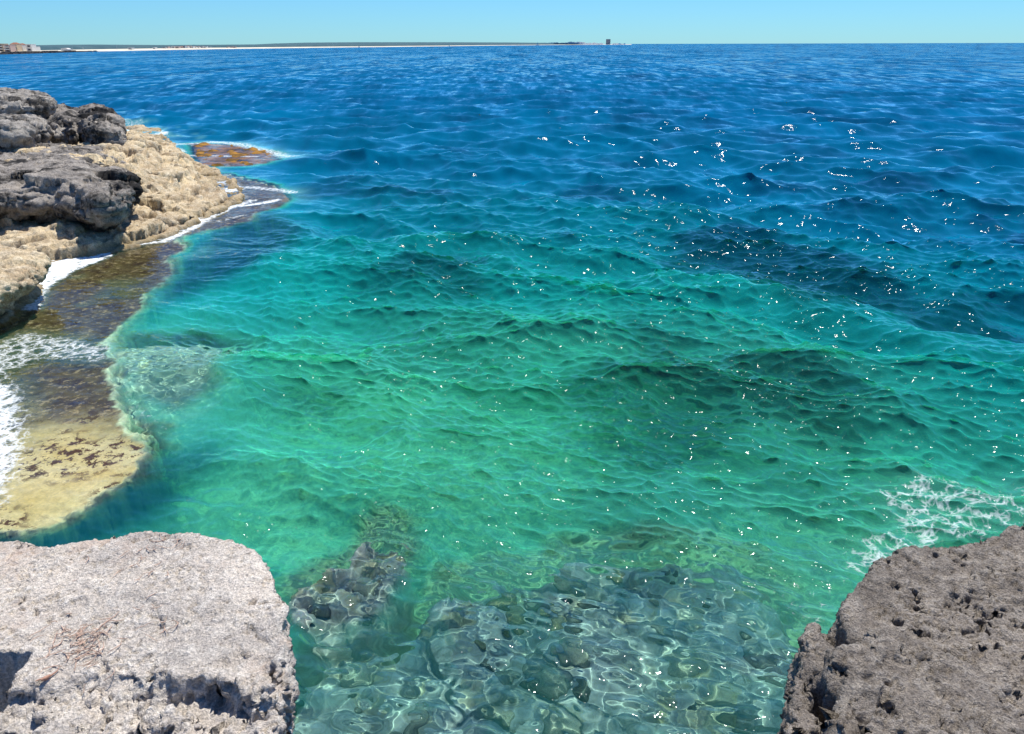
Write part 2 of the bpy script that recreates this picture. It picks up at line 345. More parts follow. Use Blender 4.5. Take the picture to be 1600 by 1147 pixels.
# ---------------------------------------------------------------- the sea
r_, rr, tt, X, Y = fan(0, 1250, radians(56), 1.2, .62, .012)
X = X.astype(np.float32); Y = Y.astype(np.float32)
dr = np.gradient(r_).astype(np.float32)[:, None]
rw = np.random.RandomState(11)
Z = np.zeros_like(X); DX = np.zeros_like(X); DY = np.zeros_like(X)
P = xyz(X, Y); gust = 1+.45*fbm(P*.12, 3)
NC = 110
for k in range(NC):
    lam = 9.*math.exp(-k/NC*math.log(9./.125)); kk = 2*pi/lam
    th = radians(-108)+rw.normal()*(.42+.5*k/NC); a = .0100*lam*(.55+.9*rw.rand())
    if lam > 3.2: a *= .60
    elif lam > .9: a *= .88
    if .35 < lam < .9: a *= 1.04
    if lam <= .35: a *= 1.65
    cx_, cy_ = cos(th), sin(th); ph = rw.rand()*6.283
    fade = np.clip((lam/dr-1.5)/1.6, 0, 1)
    n = int((fade[:, 0] > 0).sum())
    if n < 2: continue
    arg = kk*(X[:n]*cx_+Y[:n]*cy_)+ph
    if lam < 4: arg = arg+.9*P[:n, :, 0]*0+1.2*np.sin(.7*X[:n]+ph)*.4+1.0*np.sin(.55*Y[:n]+ph*2)*.4
    s_, c_ = np.sin(arg), np.cos(arg); A = (a*fade[:n])*(gust[:n] if lam < 2 else 1)
    Z[:n] += A*s_; DX[:n] += A*c_*cx_*.9; DY[:n] += A*c_*cy_*.9
# one swell rising on the shoal
line = WP([(560, 372), (640, 384), (760, 400), (860, 440), (1000, 462), (1150, 470), (1300, 505), (1450, 540), (1700, 585)])
lx, ly = np.array(line).T; yl = np.interp(X, lx, ly); dd = (Y-yl)+.25*pn(P*.5)
cut = ss(lx[0]-.5, lx[0]+2, X)
Z += cut*.40*np.where(dd < 0, np.exp(-(dd/.55)**2), np.exp(-(dd/1.5)**2))*(.75+.5*pn(P*.3+5))
nr_, nt_ = X.shape; ia = np.unique(np.r_[np.arange(0, nr_, 3), nr_-1]); ib = np.unique(np.r_[np.arange(0, nt_, 3), nt_-1])
dc, mkc = seabed(X[np.ix_(ia, ib)], Y[np.ix_(ia, ib)])
def up(a):
    fa = np.interp(np.arange(nr_), ia, np.arange(len(ia))); fb = np.interp(np.arange(nt_), ib, np.arange(len(ib)))
    i0 = np.minimum(fa.astype(int), len(ia)-2); j0 = np.minimum(fb.astype(int), len(ib)-2); u = (fa-i0)[:, None]; v = (fb-j0)[None]
    return ((a[i0][:, j0]*(1-v)+a[i0][:, j0+1]*v)*(1-u)+(a[i0+1][:, j0]*(1-v)+a[i0+1][:, j0+1]*v)*u).astype(np.float32)
dep = up(dc); dark = up(mkc['shade_weed'])
dl = np.minimum(np.minimum(sdf(LEDGE, X, Y), sdf(REEF, X, Y)), sdf(TIP, X, Y)); calm = .10+.90*ss(-.3, 3.5, dl)
calm = calm*(.62+.38*ss(-1, 2, sdf(SHELF, X, Y)))
big_calm = 1-.35*(1-ss(4, 9, Y))
Z *= calm*big_calm; DX *= calm*big_calm; DY *= calm*big_calm
depth = np.clip(-dep, 0, 60)
# foam: where the swell washes the ledges
foam = np.zeros_like(X)
def blob(pts, wd, amt, z=0.):
    global foam
    poly = WP(pts, z); d = sdf(poly, X, Y); foam = np.maximum(foam, amt*(1-ss(-wd*.3, wd, d)))
def streak(pts, wd, amt):
    global foam
    p = WP(pts); d = np.full(X.shape, 1e9)
    for (ax, ay), (bx, by) in zip(p[:-1], p[1:]):
        ex, ey = bx-ax, by-ay; t_ = np.clip(((X-ax)*ex+(Y-ay)*ey)/(ex*ex+ey*ey), 0, 1)
        d = np.minimum(d, np.hypot(X-ax-ex*t_, Y-ay-ey*t_))
    foam = np.maximum(foam, amt*np.exp(-(d/wd)**2))
blob([(-300, 570), (-20, 585), (10, 610), (20, 660), (15, 720), (-5, 770), (-30, 800), (-300, 900)], .75, .80)
blob([(40, 486), (52, 440), (66, 412), (100, 400), (168, 390), (172, 398), (110, 424), (72, 452), (58, 486)], .30, .86)
streak([(165, 392), (215, 382), (255, 378), (290, 362), (330, 340), (365, 322), (395, 312)], .3, .78)
streak([(345, 325), (400, 318), (432, 312)], .35, .8)
streak([(300, 350), (340, 346), (380, 338)], .3, .6)
blob([(40, 520), (110, 530), (170, 545), (160, 565), (60, 560), (0, 590), (-60, 560)], .6, .62)
streak([(285, 226), (330, 222), (365, 224), (420, 236), (450, 245)], .9, .7)
streak([(300, 242), (350, 243), (400, 246)], .35, .75); streak([(390, 292), (430, 296), (455, 300)], .5, .7)
streak([(196, 605), (205, 632), (236, 655), (250, 672)], .16, .46)
blob([(1375, 760), (1440, 742), (1520, 750), (1600, 735), (1700, 790), (1600, 810), (1510, 835), (1440, 840), (1400, 800)], .5, .56)
blob([(1330, 830), (1400, 815), (1440, 850), (1390, 880), (1330, 865)], .35, .56)
blob([(1230, 900), (1330, 880), (1340, 920), (1270, 980), (1220, 950)], .4, .42)
streak([(1180, 960), (1250, 880), (1330, 850)], .4, .40)
streak([(240, 665), (300, 650), (330, 640)], .12, .35)
ds = sdf(SHORE, X, Y); near_ = ss(13, 15, Y)*(X < -3)
foam = np.maximum(foam, near_*np.clip(.58+.9*fbm(P*.55+33, 3), 0, .86)*np.exp(-(np.clip(ds, 0, 9)/.42)**2))
foam = np.maximum(foam, .55*near_*ss(.1, .3, fbm(P*.45+13, 3))*ss(3.5, .5, ds)*ss(2.5, 1., np.abs(ds-1)))
depth_s = depth
V = np.stack([X+DX, Y+DY, Z], -1)
# ---- water
t = NT('sea_water'); D = t.attr('depth'); F = t.attr('foam'); t.n.remove(t.p)
def nvec(scale, amp, det=3, sv=None):
    v = t.noise(scale, det, .6, col=True, sv=sv); return t.vm('SCALE', t.vm('SUBTRACT', v, (.5, .5, .5)), sc_=amp)
yy = t.sep(t.pos)[1]
farf = t.math('DIVIDE', t.math('SUBTRACT', yy, 10.), 60., clamp=True)
farf2 = t.math('DIVIDE', t.math('SUBTRACT', yy, 50.), 300., clamp=True)
pv = t.vm('ADD', t.vm('ADD', nvec(9., .22), nvec(36., .20)), nvec(3., .18))
pf = t.vm('ADD', nvec(1.6, .44, 6), nvec(.4, .52, 5, (.6, 1, 1)))
pv = t.vm('ADD', pv, t.vm('SCALE', pf, sc_=t.math('ADD', t.math('MULTIPLY', farf, .75), 0.)))
pff = nvec(.13, .8, 8, (.7, 1, 1))
pv = t.vm('ADD', pv, t.vm('SCALE', pff, sc_=farf2))
farf3 = t.math('DIVIDE', t.math('SUBTRACT', yy, 14.), 55., clamp=True)
pv = t.vm('ADD', pv, t.vm('SCALE', nvec(.8, 1.2, 5, (1, .20, 1)), sc_=farf3))
pv = t.vm('ADD', pv, t.vm('SCALE', nvec(.10, .75, 5, (1, .10, 1)), sc_=farf2))
pv = t.vm('ADD', pv, t.vm('SCALE', (0., -.16, 0.), sc_=farf))
pv = t.vm('MULTIPLY', pv, (1, 1, 0))
Nn = t.vm('NORMALIZE', t.vm('ADD', t.nor, pv))
fr = t.n.new('ShaderNodeFresnel'); fr.inputs[0].default_value = 1.333; t.l(Nn, fr.inputs['Normal'])
gl = t.n.new('ShaderNodeBsdfGlossy'); gl.inputs['Roughness'].default_value = .026; t.l(Nn, gl.inputs['Normal'])
rf = t.n.new('ShaderNodeBsdfRefraction'); rf.inputs['Roughness'].default_value = 0; rf.inputs['IOR'].default_value = 1.333
def ex(k): return t.math('POWER', 2.71828, t.math('MULTIPLY', D, -k))
cc = t.n.new('ShaderNodeCombineColor'); t.l(ex(.38), cc.inputs[0]); t.l(ex(.012), cc.inputs[1]); t.l(ex(.145), cc.inputs[2])
t.l(cc.outputs[0], rf.inputs['Color'])
body = t.n.new('ShaderNodeBsdfDiffuse')
bc = t.ramp(t.math('DIVIDE', D, 22.), [(0, (.08, .58, .38)), (.10, (.045, .53, .37)), (.16, (.005, .36, .33)), (.25, (.0, .18, .23)), (.42, (.0, .115, .21)), (1, (.0, .085, .185))])
gus = t.ramp(t.noise(.12, 7, .7, sv=(1, .22, 1)), [(.35, .68), (.65, 1.25)])
bc = t.mix(t.math('MULTIPLY', t.attr('dark'), 1.0), bc, t.mix(1., bc, (.08, .22, .32), 'MULTIPLY'))  # water colour darkened over the painted shade and the weed
t.l(t.mix(1., bc, gus, 'MULTIPLY'), body.inputs['Color'])
bodyc = body.inputs['Color'].links[0].from_socket; t.l(t.mix(t.math('MULTIPLY', F, .55, clamp=True), bodyc, (.22, .62, .52)), body.inputs['Color'])
fm = t.math('MULTIPLY', F, .35, clamp=True)
murk = t.math('SUBTRACT', 1., t.math('POWER', 2.71828, t.math('MULTIPLY', t.math('MAXIMUM', t.math('SUBTRACT', D, .5), 0.), -.20)))
tp_ = t.n.new('ShaderNodeBsdfTransparent'); t.l(cc.outputs[0], tp_.inputs[0]); clear = t.mixs(t.math('MINIMUM', t.math('MULTIPLY', t.math('MAXIMUM', t.math('SUBTRACT', D, .6), 0.), .28), .5), rf.outputs[0], tp_.outputs[0])
murk = t.math('MAXIMUM', murk, t.math('MULTIPLY', fm, t.math('MULTIPLY', D, 1., clamp=True)))
tr = t.mixs(murk, clear, body.outputs[0])
t.l(t.math('MULTIPLY', fr.outputs[0], t.math('SUBTRACT', 1., t.math('MULTIPLY', farf, .34))), gl.inputs['Color']); ad = t.n.new('ShaderNodeAddShader'); t.l(tr, ad.inputs[0]); t.l(gl.outputs[0], ad.inputs[1]); wat = ad.outputs[0]
fo = t.n.new('ShaderNodeBsdfDiffuse'); fo.inputs[0].default_value = (.85, .88, .88, 1)
wp = t.vm('ADD', t.vm('MULTIPLY', t.pos, (1, 1, 0)), t.vm('SCALE', t.noise(1.6, 3, .5, col=True), sc_=.5))
lace = t.math('SUBTRACT', 1., t.math('MULTIPLY', t.vor(4.6, 'DISTANCE_TO_EDGE', vec=wp), 2.8, clamp=True))
lace2 = t.math('SUBTRACT', 1., t.math('MULTIPLY', t.vor(15., 'DISTANCE_TO_EDGE', vec=wp), 2.8, clamp=True))
ln = t.math('ADD', t.math('MULTIPLY', lace, .30), t.math('ADD', t.math('MULTIPLY', lace2, .22), t.math('MULTIPLY', t.noise(6., 8, .78), .72)))
ff = t.math('ADD', t.math('MULTIPLY', F, 1.1), t.math('SUBTRACT', ln, 1.30))
ff = t.math('MULTIPLY', ff, 2.6, clamp=True)
ff = t.math('MULTIPLY', ff, t.math('MULTIPLY', F, 4., clamp=True))
ff = t.math('MULTIPLY', ff, .93)
t.l(t.mixs(ff, wat, fo.outputs[0]), t.out.inputs[0])
m_sea = t.m
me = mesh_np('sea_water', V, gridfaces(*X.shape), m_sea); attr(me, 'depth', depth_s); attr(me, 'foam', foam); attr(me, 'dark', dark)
sea = meta(link(bpy.data.objects.new('sea_water', me)), kind='structure'); sea.cycles.is_caustics_caster = True
#%%LAND
# ---------------------------------------------------------------- rocks of the shore
M_LEFT = rock_mat('pale_limestone', (.76, .665, .56), (.52, .465, .41), (.90, .83, .73), 1.6, ((.60, .46, .36), 2.2, .54, .72), bump=1., bd=.014)
M_RIGHT = rock_mat('brown_grey_limestone', (.38, .325, .27), (.22, .19, .16), (.60, .53, .45), 1.6, ((.46, .41, .35), 5., .60, .72), bump=1., bd=.022)
M_TAN = rock_mat('ochre_limestone', (.72, .565, .34), (.48, .36, .22), (.84, .73, .53), .5, ((.12, .09, .06), 1.1, .58, .68), wet=(.24, (.20, .13, .03), .7, .35, (.07, .05, .015)), bump=.8, bd=.04)
M_DARK = rock_mat('black_weathered_limestone', (.38, .335, .285), (.19, .17, .15), (.52, .465, .40), .5, ((.03, .028, .026), .6, .48, .57), bump=.8, bd=.04)
M_GREY = rock_mat('grey_weathered_limestone', (.42, .38, .33), (.24, .22, .195), (.58, .53, .46), .5, ((.05, .045, .04), .8, .50, .60), bump=.8, bd=.04)
M_CLIFF = rock_mat('cliff_limestone', (.40, .33, .24), (.25, .21, .16), (.50, .45, .36), .8, None, wet=(.6, (.16, .11, .04), .8, .5, (.06, .05, .02)), bump=.8, bd=.02)

def densify(poly, step):
    out = []
    for k in range(len(poly)):
        a, b = poly[k], poly[(k+1) % len(poly)]; n = max(1, int(math.hypot(b[0]-a[0], b[1]-a[1])/step))
        out += [(a[0]+(b[0]-a[0])*i/n, a[1]+(b[1]-a[1])*i/n) for i in range(n)]
    return out
def slab(mb, poly, levels, step=None):
    """levels: (z, inset) pairs; one closed block whose outline shrinks by the inset at each level"""
    poly = ccw(poly); per = sum(math.hypot(poly[k][0]-poly[k-1][0], poly[k][1]-poly[k-1][1]) for k in range(len(poly)))
    Q = np.array(densify(poly, step or per/70)); n = len(Q); b = len(mb.v)
    T = np.roll(Q, -2, 0)-np.roll(Q, 2, 0); T /= np.linalg.norm(T, axis=1)[:, None]+1e-9; Nn_ = np.stack([-T[:, 1], T[:, 0]], 1)
    for _ in range(3): Nn_ = (Nn_+np.roll(Nn_, 1, 0)+np.roll(Nn_, -1, 0))/3
    c = Q.mean(0); lim = np.sqrt(((Q-c)**2).sum(1))
    for z, ins in levels:
        q = Q+Nn_*np.minimum(ins, .75*lim)[:, None]
        for p in q: mb.v.append((p[0], p[1], z))
    m = len(levels)
    mb.f.append([b+i for i in range(n)][::-1]); mb.f.append([b+(m-1)*n+i for i in range(n)])
    for j in range(m-1):
        for i in range(n): mb.f.append([b+j*n+i, b+j*n+(i+1) % n, b+(j+1)*n+(i+1) % n, b+(j+1)*n+i])

# -- block at the lower left
ZL = 3.0
top = WP([(-200, 830), (-60, 822), (30, 823), (90, 836), (170, 824), (235, 818), (300, 829), (365, 838), (402, 862), (420, 900), (424, 930), (446, 950), (440, 985), (460, 1010), (452, 1050), (436, 1085), (428, 1147), (420, 1300), (400, 1420), (-200, 1420)], ZL)
mb = MB(); slab(mb, top, [(1.85, .42), (2.3, .30), (2.62, .13), (2.8, .03), (ZL-.03, 0), (ZL, .03)])
ncx = W(20, 1080, ZL)
def left_shape(P):
    # the top is tilted down towards the viewer in shallow steps, with a square socket broken out of the near left corner
    x, y, z = P.T.copy(); k = ss(2.5, 2.9, z)
    t_ = np.clip((2.08-y)/.55+.22*pn(P*2.2)-.25*(x+1.2), 0, 3); st_ = np.floor(t_*3.2); fr_ = t_*3.2-st_
    z = z-k*.055*(st_+ss(.62, 1, fr_))
    z = z+k*.05*(x+1.3)
    return np.stack([x, y, z], 1)
me_l = make_rock('foreground_rock', mb, .0068, M_LEFT, big=(.03, 2.2), mid=(.012, 9.), fine=(.0085, 60.), pits=(.016, 42., .55, .35), pits2=(.028, 17., .38, .6), strata=(.05, 15., .8), fac=(.055, 5.5, 2.6), fac2=(.030, 15., 2.4), mask=lambda P: .16+.84*np.maximum(ss(2.12, 1.94, P[:, 1]+.12*pn(P*3)-.10*(P[:, 0]+1.1)), ss(2.9, 2.75, P[:, 2])), smooth_it=4, seed=3., shape=left_shape)
meta(me_l, 'pale pinkish grey limestone block with dry needles on top, filling the lower left corner', 'rock')
# carve the socket
me = me_l.data; P = getco(me)
sx, sy = W(44, 1012, ZL)
q = P+.02*np.stack([pn(P*14), pn(P*14+5), 0*P[:, 0]], 1)
ins = (1-ss(sx-.012, sx+.012, q[:, 0]))*(1-ss(sy-.012, sy+.012, q[:, 1]))*ss(2.3, 2.5, P[:, 2])
P[:, 2] = P[:, 2]-ins*(P[:, 2]-2.0)*.97; setco(me, P)

# -- block at the lower right
ZR = 3.0
top = WP([(1222, 1200), (1232, 1110), (1240, 1060), (1252, 1030), (1258, 990), (1272, 966), (1296, 963), (1302, 985), (1316, 945), (1345, 905), (1385, 868), (1440, 850), (1500, 842), (1555, 828), (1620, 803), (1800, 770), (2100, 780), (2100, 1600), (1235, 1600)], ZR)
mb = MB(); slab(mb, top, [(2.1, .16), (2.5, .03), (2.8, .0), (ZR-.03, .0), (ZR, .02)])
up = WP([(1300, 1012), (1380, 985), (1470, 1010), (1600, 1075), (1900, 1100), (2000, 1600), (1330, 1600), (1305, 1100)], ZR+.05)
slab(mb, up, [(2.8, .0), (ZR+.03, 0), (ZR+.055, .02)])
def right_shape(P):
    x, y, z = P.T.copy(); k = ss(2.5, 2.95, z)
    gx, gy = W(1306, 985, ZR); d = np.hypot((x-gx), (y-gy)*.55-.0)
    z = z-k*.28*np.exp(-(d/.035)**2)
    g2x, g2y = W(1285, 1085, ZR); d = np.hypot((x-g2x)*1.1, (y-g2y)*.7); z = z-k*.22*np.exp(-(d/.05)**2)
    return np.stack([x, y, z], 1)
me_r = make_rock('foreground_rock', mb, .0068, M_RIGHT, big=(.045, 2.0), mid=(.012, 10.), fine=(.014, 48.), pits=(.028, 34., .60, .2), pits2=(.060, 10., .44, .3), strata=(.03, 11., .8), fac=(.034, 5., 1.4), fac2=(.018, 15., 1.4), mask=lambda P: .62+.38*ss(2.93, 2.75, P[:, 2]), smooth_it=4, seed=25., shape=right_shape, nopit=(*W(1558, 835, ZR), .28))
meta(me_r, 'brownish grey pitted limestone block above the sea in the lower right corner', 'rock')

# -- the cliff that carries them (and the viewer)
mb = MB()
slab(mb, [(-5, -6), (6, -6), (6, .9), (2.4, 1.1), (.9, 1.0), (-.4, 1.0), (-1.1, 1.1), (-5, 1.1)], [(-3, -.9), (0, -.5), (2.0, 0), (3.1, .1)])
la = WP([(-300, 850), (200, 850), (360, 875), (400, 960), (420, 1060), (405, 1300), (380, 1560), (-300, 1560)], 2.4)
slab(mb, la, [(-3, .05), (.3, .18), (1.4, .30), (1.96, .38)])
ra = WP([(1262, 1180), (1300, 1020), (1400, 920), (1560, 880), (1800, 850), (2100, 850), (2100, 1600), (1270, 1600)], 2.4)
slab(mb, ra, [(-3, -.12), (.3, -.05), (1.6, .02), (2.5, .06)])
o = make_rock('coastal_cliff', mb, .035, M_CLIFF, big=(.10, 1.2), mid=(.04, 4.), fine=(.012, 14.), strata=(.08, 5., .8), smooth_it=4, seed=40.)
meta(o, kind='structure')

# -- dry needles lying on the left block
rn = np.random.RandomState(5); nb = MB()
tp = P[(P[:, 2] > 2.6)]
def topz(x, y):
    d = (tp[:, 0]-x)**2+(tp[:, 1]-y)**2; i = np.argsort(d)[:12]; return tp[i, 2].max()
tp = tp[::3]
def stick(x, y, a, L, r, curl, lift):
    pts = []
    for k in range(7):
        s_ = (k/6-.5)*L; aa = a+curl*s_/L; pts.append((x+s_*cos(aa), y+s_*sin(aa), topz(x+s_*cos(aa), y+s_*sin(aa))+r+lift*(1+math.sin(k*1.3))))
    b = len(nb.v)
    for k, p in enumerate(pts):
        rad = r*(1-.5*abs(k-3)/3)
        for j in range(5): nb.v.append((p[0]-sin(a)*cos(j*1.2566)*rad, p[1]+cos(a)*cos(j*1.2566)*rad, p[2]+sin(j*1.2566)*rad))
    for k in range(6):
        for j in range(5): nb.f.append([b+k*5+j, b+k*5+(j+1) % 5, b+(k+1)*5+(j+1) % 5, b+(k+1)*5+j])
for cx, cy_, n, spx, spy in ((132, 1008, 70, 26, 22), (255, 862, 14, 30, 10), (120, 985, 14, 40, 10), (200, 900, 10, 40, 14), (240, 975, 10, 30, 20)):
    for k in range(n):
        x, y = W(cx+rn.normal()*spx, cy_+rn.normal()*spy, ZL-.02); L = .03+.06*rn.rand()**1.5
        stick(x, y, rn.normal()*.9+.6, L, .0013+.0013*rn.rand(), rn.normal()*.9, .0018*rn.rand()*3)
m_needle = flat('dry_needles', (.52, .36, .27), .8, .35, 90)
o = nb.build('dry_needles', m_needle, smooth=True); meta(o, 'small scatter of dry reddish pine needles lying on the pale left rock', 'needles', kind='stuff')
nb = MB(); x, y = W(82, 1072, ZL-.06); stick(x, y, 1.0, .085, .0035, .6, .002); stick(x-.005, y-.012, .9, .03, .008, .2, .001)
o = nb.build('dry_twig', flat('dry_twig', (.40, .22, .15), .8, .3, 60), smooth=True); meta(o, 'short reddish brown dry twig below the needles on the pale left rock', 'twig')

# -- the ochre shore to the left: a low terraced ledge
x0, x1, y0, y1 = -34., -8.5, 12.5, 52.
gx, gy = np.meshgrid(np.arange(x0, x1, .045), np.concatenate([np.arange(y0, 26, .055), np.arange(26, y1, .09)]))
P = xyz(gx, gy); wb = .22*fbm(P*.9+2, 3)+.07*fbm(P*4+2, 3)
e1 = -sdf(SHORE, gx, gy)+wb; e2 = -sdf(SHORE2, gx, gy)+wb; e3 = -sdf(SHORE3, gx, gy)+wb*1.3; e4 = -sdf(SHORE4, gx, gy)+wb
z = -1.0+1.08*ss(-.35, .05, e1)+.16*ss(0, 1.2, e1)+.22*ss(.0, .10, e2)+.30*ss(0, 4, e2)
z = np.maximum(z, np.where(e3 > -.5, -.2+.75*ss(-.3, .1, e3)+.45*ss(0, 2., e3), -2))
z = np.maximum(z, np.where(e4 > -1., -.2+1.1*ss(-.5, .1, e4)+.75*ss(0., 2.0, e4), -2))
tn = z*3.2+1.5*fbm(P*.33+9, 3)+.55*fbm(P*1.7, 3); fl_ = np.floor(tn); z = z+ss(.05, .5, e1)*.95*((fl_+ss(.62, .92, tn-fl_))-tn)/3.2
tn = z*9+1.2*fbm(P*.8+19, 3)+.5*fbm(P*3, 3); fl_ = np.floor(tn); z = z+ss(.05, .3, e1)*.9*((fl_+ss(.6, .95, tn-fl_))-tn)/9
z = z+ss(-.2, .3, e1)*(.12*fbm(P*.9+6, 4, .55)-.02)
for fr_, dp_, th_ in ((.8, .34, .55), (2.2, .16, .55)):
    f1, f2, ix = worley(P*fr_*np.array([.6, 1, 1])+.4*xyz(pn(P*fr_*2), pn(P*fr_*2+7)), True)
    z = z-dp_*(RND[ix, 1] > th_)*(1-ss(.25, .45, f1))*ss(.0, .5, e1)
V_ = np.stack([gx+.06*fbm(P*4+60+xyz(0*gx, 0*gx, z*3), 2), gy+.06*fbm(P*4+90+xyz(0*gx, 0*gx, z*3), 2), z], -1).reshape(-1, 3)
F_ = gridfaces(*gx.shape); F_ = F_[(V_[F_][:, :, 2] > -.95).any(1)]
use, inv = np.unique(F_, return_inverse=True); me = mesh_np('shore_ledge', V_[use], inv.reshape(-1, 4), M_TAN)
weather(me, big=(.05, .8), mid=(.045, 2.6), fine=(.03, 12.), pits=(.09, 5., .4, .5), pits2=(.22, 1.2, .38, .55), strata=(.13, 6., .6), fac=(.16, .55, 3.), fac2=(.05, 2.4, 3.), seed=60.)
o = link(bpy.data.objects.new('shore_ledge', me))
meta(o, 'low ochre limestone ledge running from beneath the huge dark boulder out to the sea', 'rock ledge')
mb = MB()
slab(mb, WP([(-500, 385), (0, 383), (45, 387), (72, 398), (66, 412), (50, 424), (20, 440), (0, 452), (-120, 520), (-300, 600)], .85), [(-.4, .9), (.0, .7), (.3, .55), (.5, .15), (.7, 0), (.85, .1), (.92, .6)])
o = make_rock('shore_ledge', mb, .035, M_TAN, big=(.06, .8), mid=(.07, 2.), fine=(.03, 9.), pits=(.08, 3.6, .55, .4), strata=(.10, 6., .7), fac=(.10, 1., 2.4), fac2=(.05, 3., 2.), smooth_it=2, seed=60.)
meta(o, 'pale undercut shelf of ochre rock at the left edge with white wash below it', 'rock ledge')
# -- big boulder
bp = [(-420, 228), (0, 228), (60, 226), (130, 226), (178, 232), (203, 250), (209, 272), (196, 290), (150, 296), (80, 286), (0, 290), (-420, 330)]
mb = MB(); slab(mb, WP(bp, 1.6), [(-.1, 2.2), (.30, 1.7), (.60, .75), (.80, .15), (1.05, .0), (1.3, .05), (1.5, .45), (1.6, 1.2)])
o = make_rock('coastal_boulder', mb, .045, M_DARK, big=(.16, .5), mid=(.08, 2.2), fine=(.045, 9.), pits=(.10, 3., .4, .5), pits2=(.34, .9, .42, .35), strata=(.20, 3.4, .7), fac=(.26, .5, 1.6), fac2=(.12, 1.6, 2.5), smooth_it=2, mask=lambda P: .22+.78*ss(1.95, 1.6, P[:, 2]), seed=75.)
meta(o, 'huge flat-topped black and grey boulder overhanging the ochre ledge on the left shore', 'boulder', 'boulders piled on the left shore')
def boulder(poly, z, levels, mat, seed, label, vox=.05, big=(.14, .9)):
    mb = MB(); slab(mb, WP(poly, z), levels)
    o = make_rock('coastal_boulder', mb, vox, mat, big=big, mid=(.08, 2.2), fine=(.045, 9.), pits=(.14, 2.2, .42, .5), strata=(.12, 3.4, .8), fac=(.22, .8, 1.5), fac2=(.10, 2.2, 2.), smooth_it=3, seed=seed)
    meta(o, label, 'boulder', 'boulders piled on the left shore')
boulder([(118, 170), (150, 166), (180, 170), (190, 186), (186, 196), (150, 198), (124, 192)], 2.3, [(.3, .0), (1.5, .2), (1.7, .0), (2.1, .0), (2.35, .5)], M_DARK, 81, 'black boulder with a hollow face, rightmost of the pile behind the huge flat boulder')
boulder([(66, 172), (100, 166), (130, 170), (136, 186), (110, 194), (74, 190)], 2.25, [(.3, .0), (1.3, .2), (1.7, .0), (2.0, .0), (2.3, .5)], M_DARK, 85, 'dark brown boulder between the pale layered rock and the rightmost black boulder')
boulder([(70, 186), (98, 184), (116, 196), (112, 206), (70, 206)], 1.95, [(.3, .0), (1.7, .0), (2.0, .3)], M_GREY, 88, 'small smooth grey rock wedged in front of the dark boulders', .04, (.06, 1.))
boulder([(-300, 164), (0, 160), (50, 158), (72, 172), (70, 190), (30, 198), (-300, 205)], 2.4, [(.3, .0), (1.7, .1), (2.1, .0), (2.45, .6)], M_GREY, 92, 'pale layered rock at the left end of the pile, under the topmost boulder')
boulder([(-200, 146), (10, 143), (60, 142), (78, 146), (80, 156), (50, 160), (-200, 166)], 2.9, [(1.7, .4), (2.4, .1), (2.7, .0), (2.95, .7)], M_GREY, 96, 'topmost grey boulder of the left shore, outlined against the sea', .05, (.1, 1.))

# -- stones lying on the drowned shelf
rz = np.random.RandomState(14); stones = []
def stone_mesh(seed, mat):
    import bmesh
    bm = bmesh.new(); bmesh.ops.create_icosphere(bm, subdivisions=4, radius=1); me = bpy.data.meshes.new('stone'); bm.to_mesh(me); bm.free()
    P = getco(me); P = P*(1+.13*fbm(P*1.1+seed, 3)+.05*fbm(P*5+seed, 2))[:, None]; P[:, 2] *= .62; setco(me, P); me.shade_smooth(); me.materials.append(mat); return me
m_st = [rock_mat('stone_grey', (.22, .23, .22), (.14, .15, .15), (.33, .33, .30), 3), rock_mat('stone_dark', (.09, .10, .10), (.06, .07, .07), (.18, .18, .15), 3), rock_mat('stone_pale', (.42, .41, .36), (.30, .30, .26), (.5, .46, .36), 3), rock_mat('stone_weedy', (.30, .27, .16), (.20, .18, .11), (.38, .35, .24), 3)]
sm = [stone_mesh(k*7.7, m_st[k % 4]) for k in range(8)]
lab = ['grey rounded stone lying under clear water on the drowned shelf', 'dark rounded stone lying under clear water on the drowned shelf', 'pale rounded stone lying under clear water on the drowned shelf', 'weedy ochre stone lying under clear water on the drowned shelf']
cand = []; stones_info = []
while len(stones) < 48:
    px, py = rz.uniform(455, 1250), rz.uniform(835, 1140)
    s_ = .05+.11*rz.rand()**1.6
    if 1000 < px and rz.rand() < .1: s_ = .2
    x, y = W(px, py, -.7); d = max(-99, float(sdf(SHELF, np.array([x]), np.array([y]))[0])); d2 = float(sdf(MOUND, np.array([x]), np.array([y]))[0])
    if min(d, d2) > -.12 or any((x-a)**2+(y-b)**2 < (.8*(s_+c_))**2 for a, b, c_ in cand): continue
    cand.append((x, y, s_))
    k = int(rz.choice(8, p=[.2, .12, .12, .03, .2, .13, .13, .07]))
    zz = float(seabed(np.array([x]), np.array([y]))[0][0])
    o = link(bpy.data.objects.new('submerged_stone', sm[k])); o.location = (x, y, zz+s_*.18); o.scale = (s_*(1+.4*rz.rand()), s_, s_*(.8+.3*rz.rand())); o.rotation_euler = (rz.normal()*.2, rz.normal()*.2, rz.rand()*6.3)
    stones_info.append((o, k % 4, px, py)); meta(o, lab[k % 4], 'stone', 'stones on the drowned shelf'); o.cycles.is_caustics_receiver = True; stones.append(o)

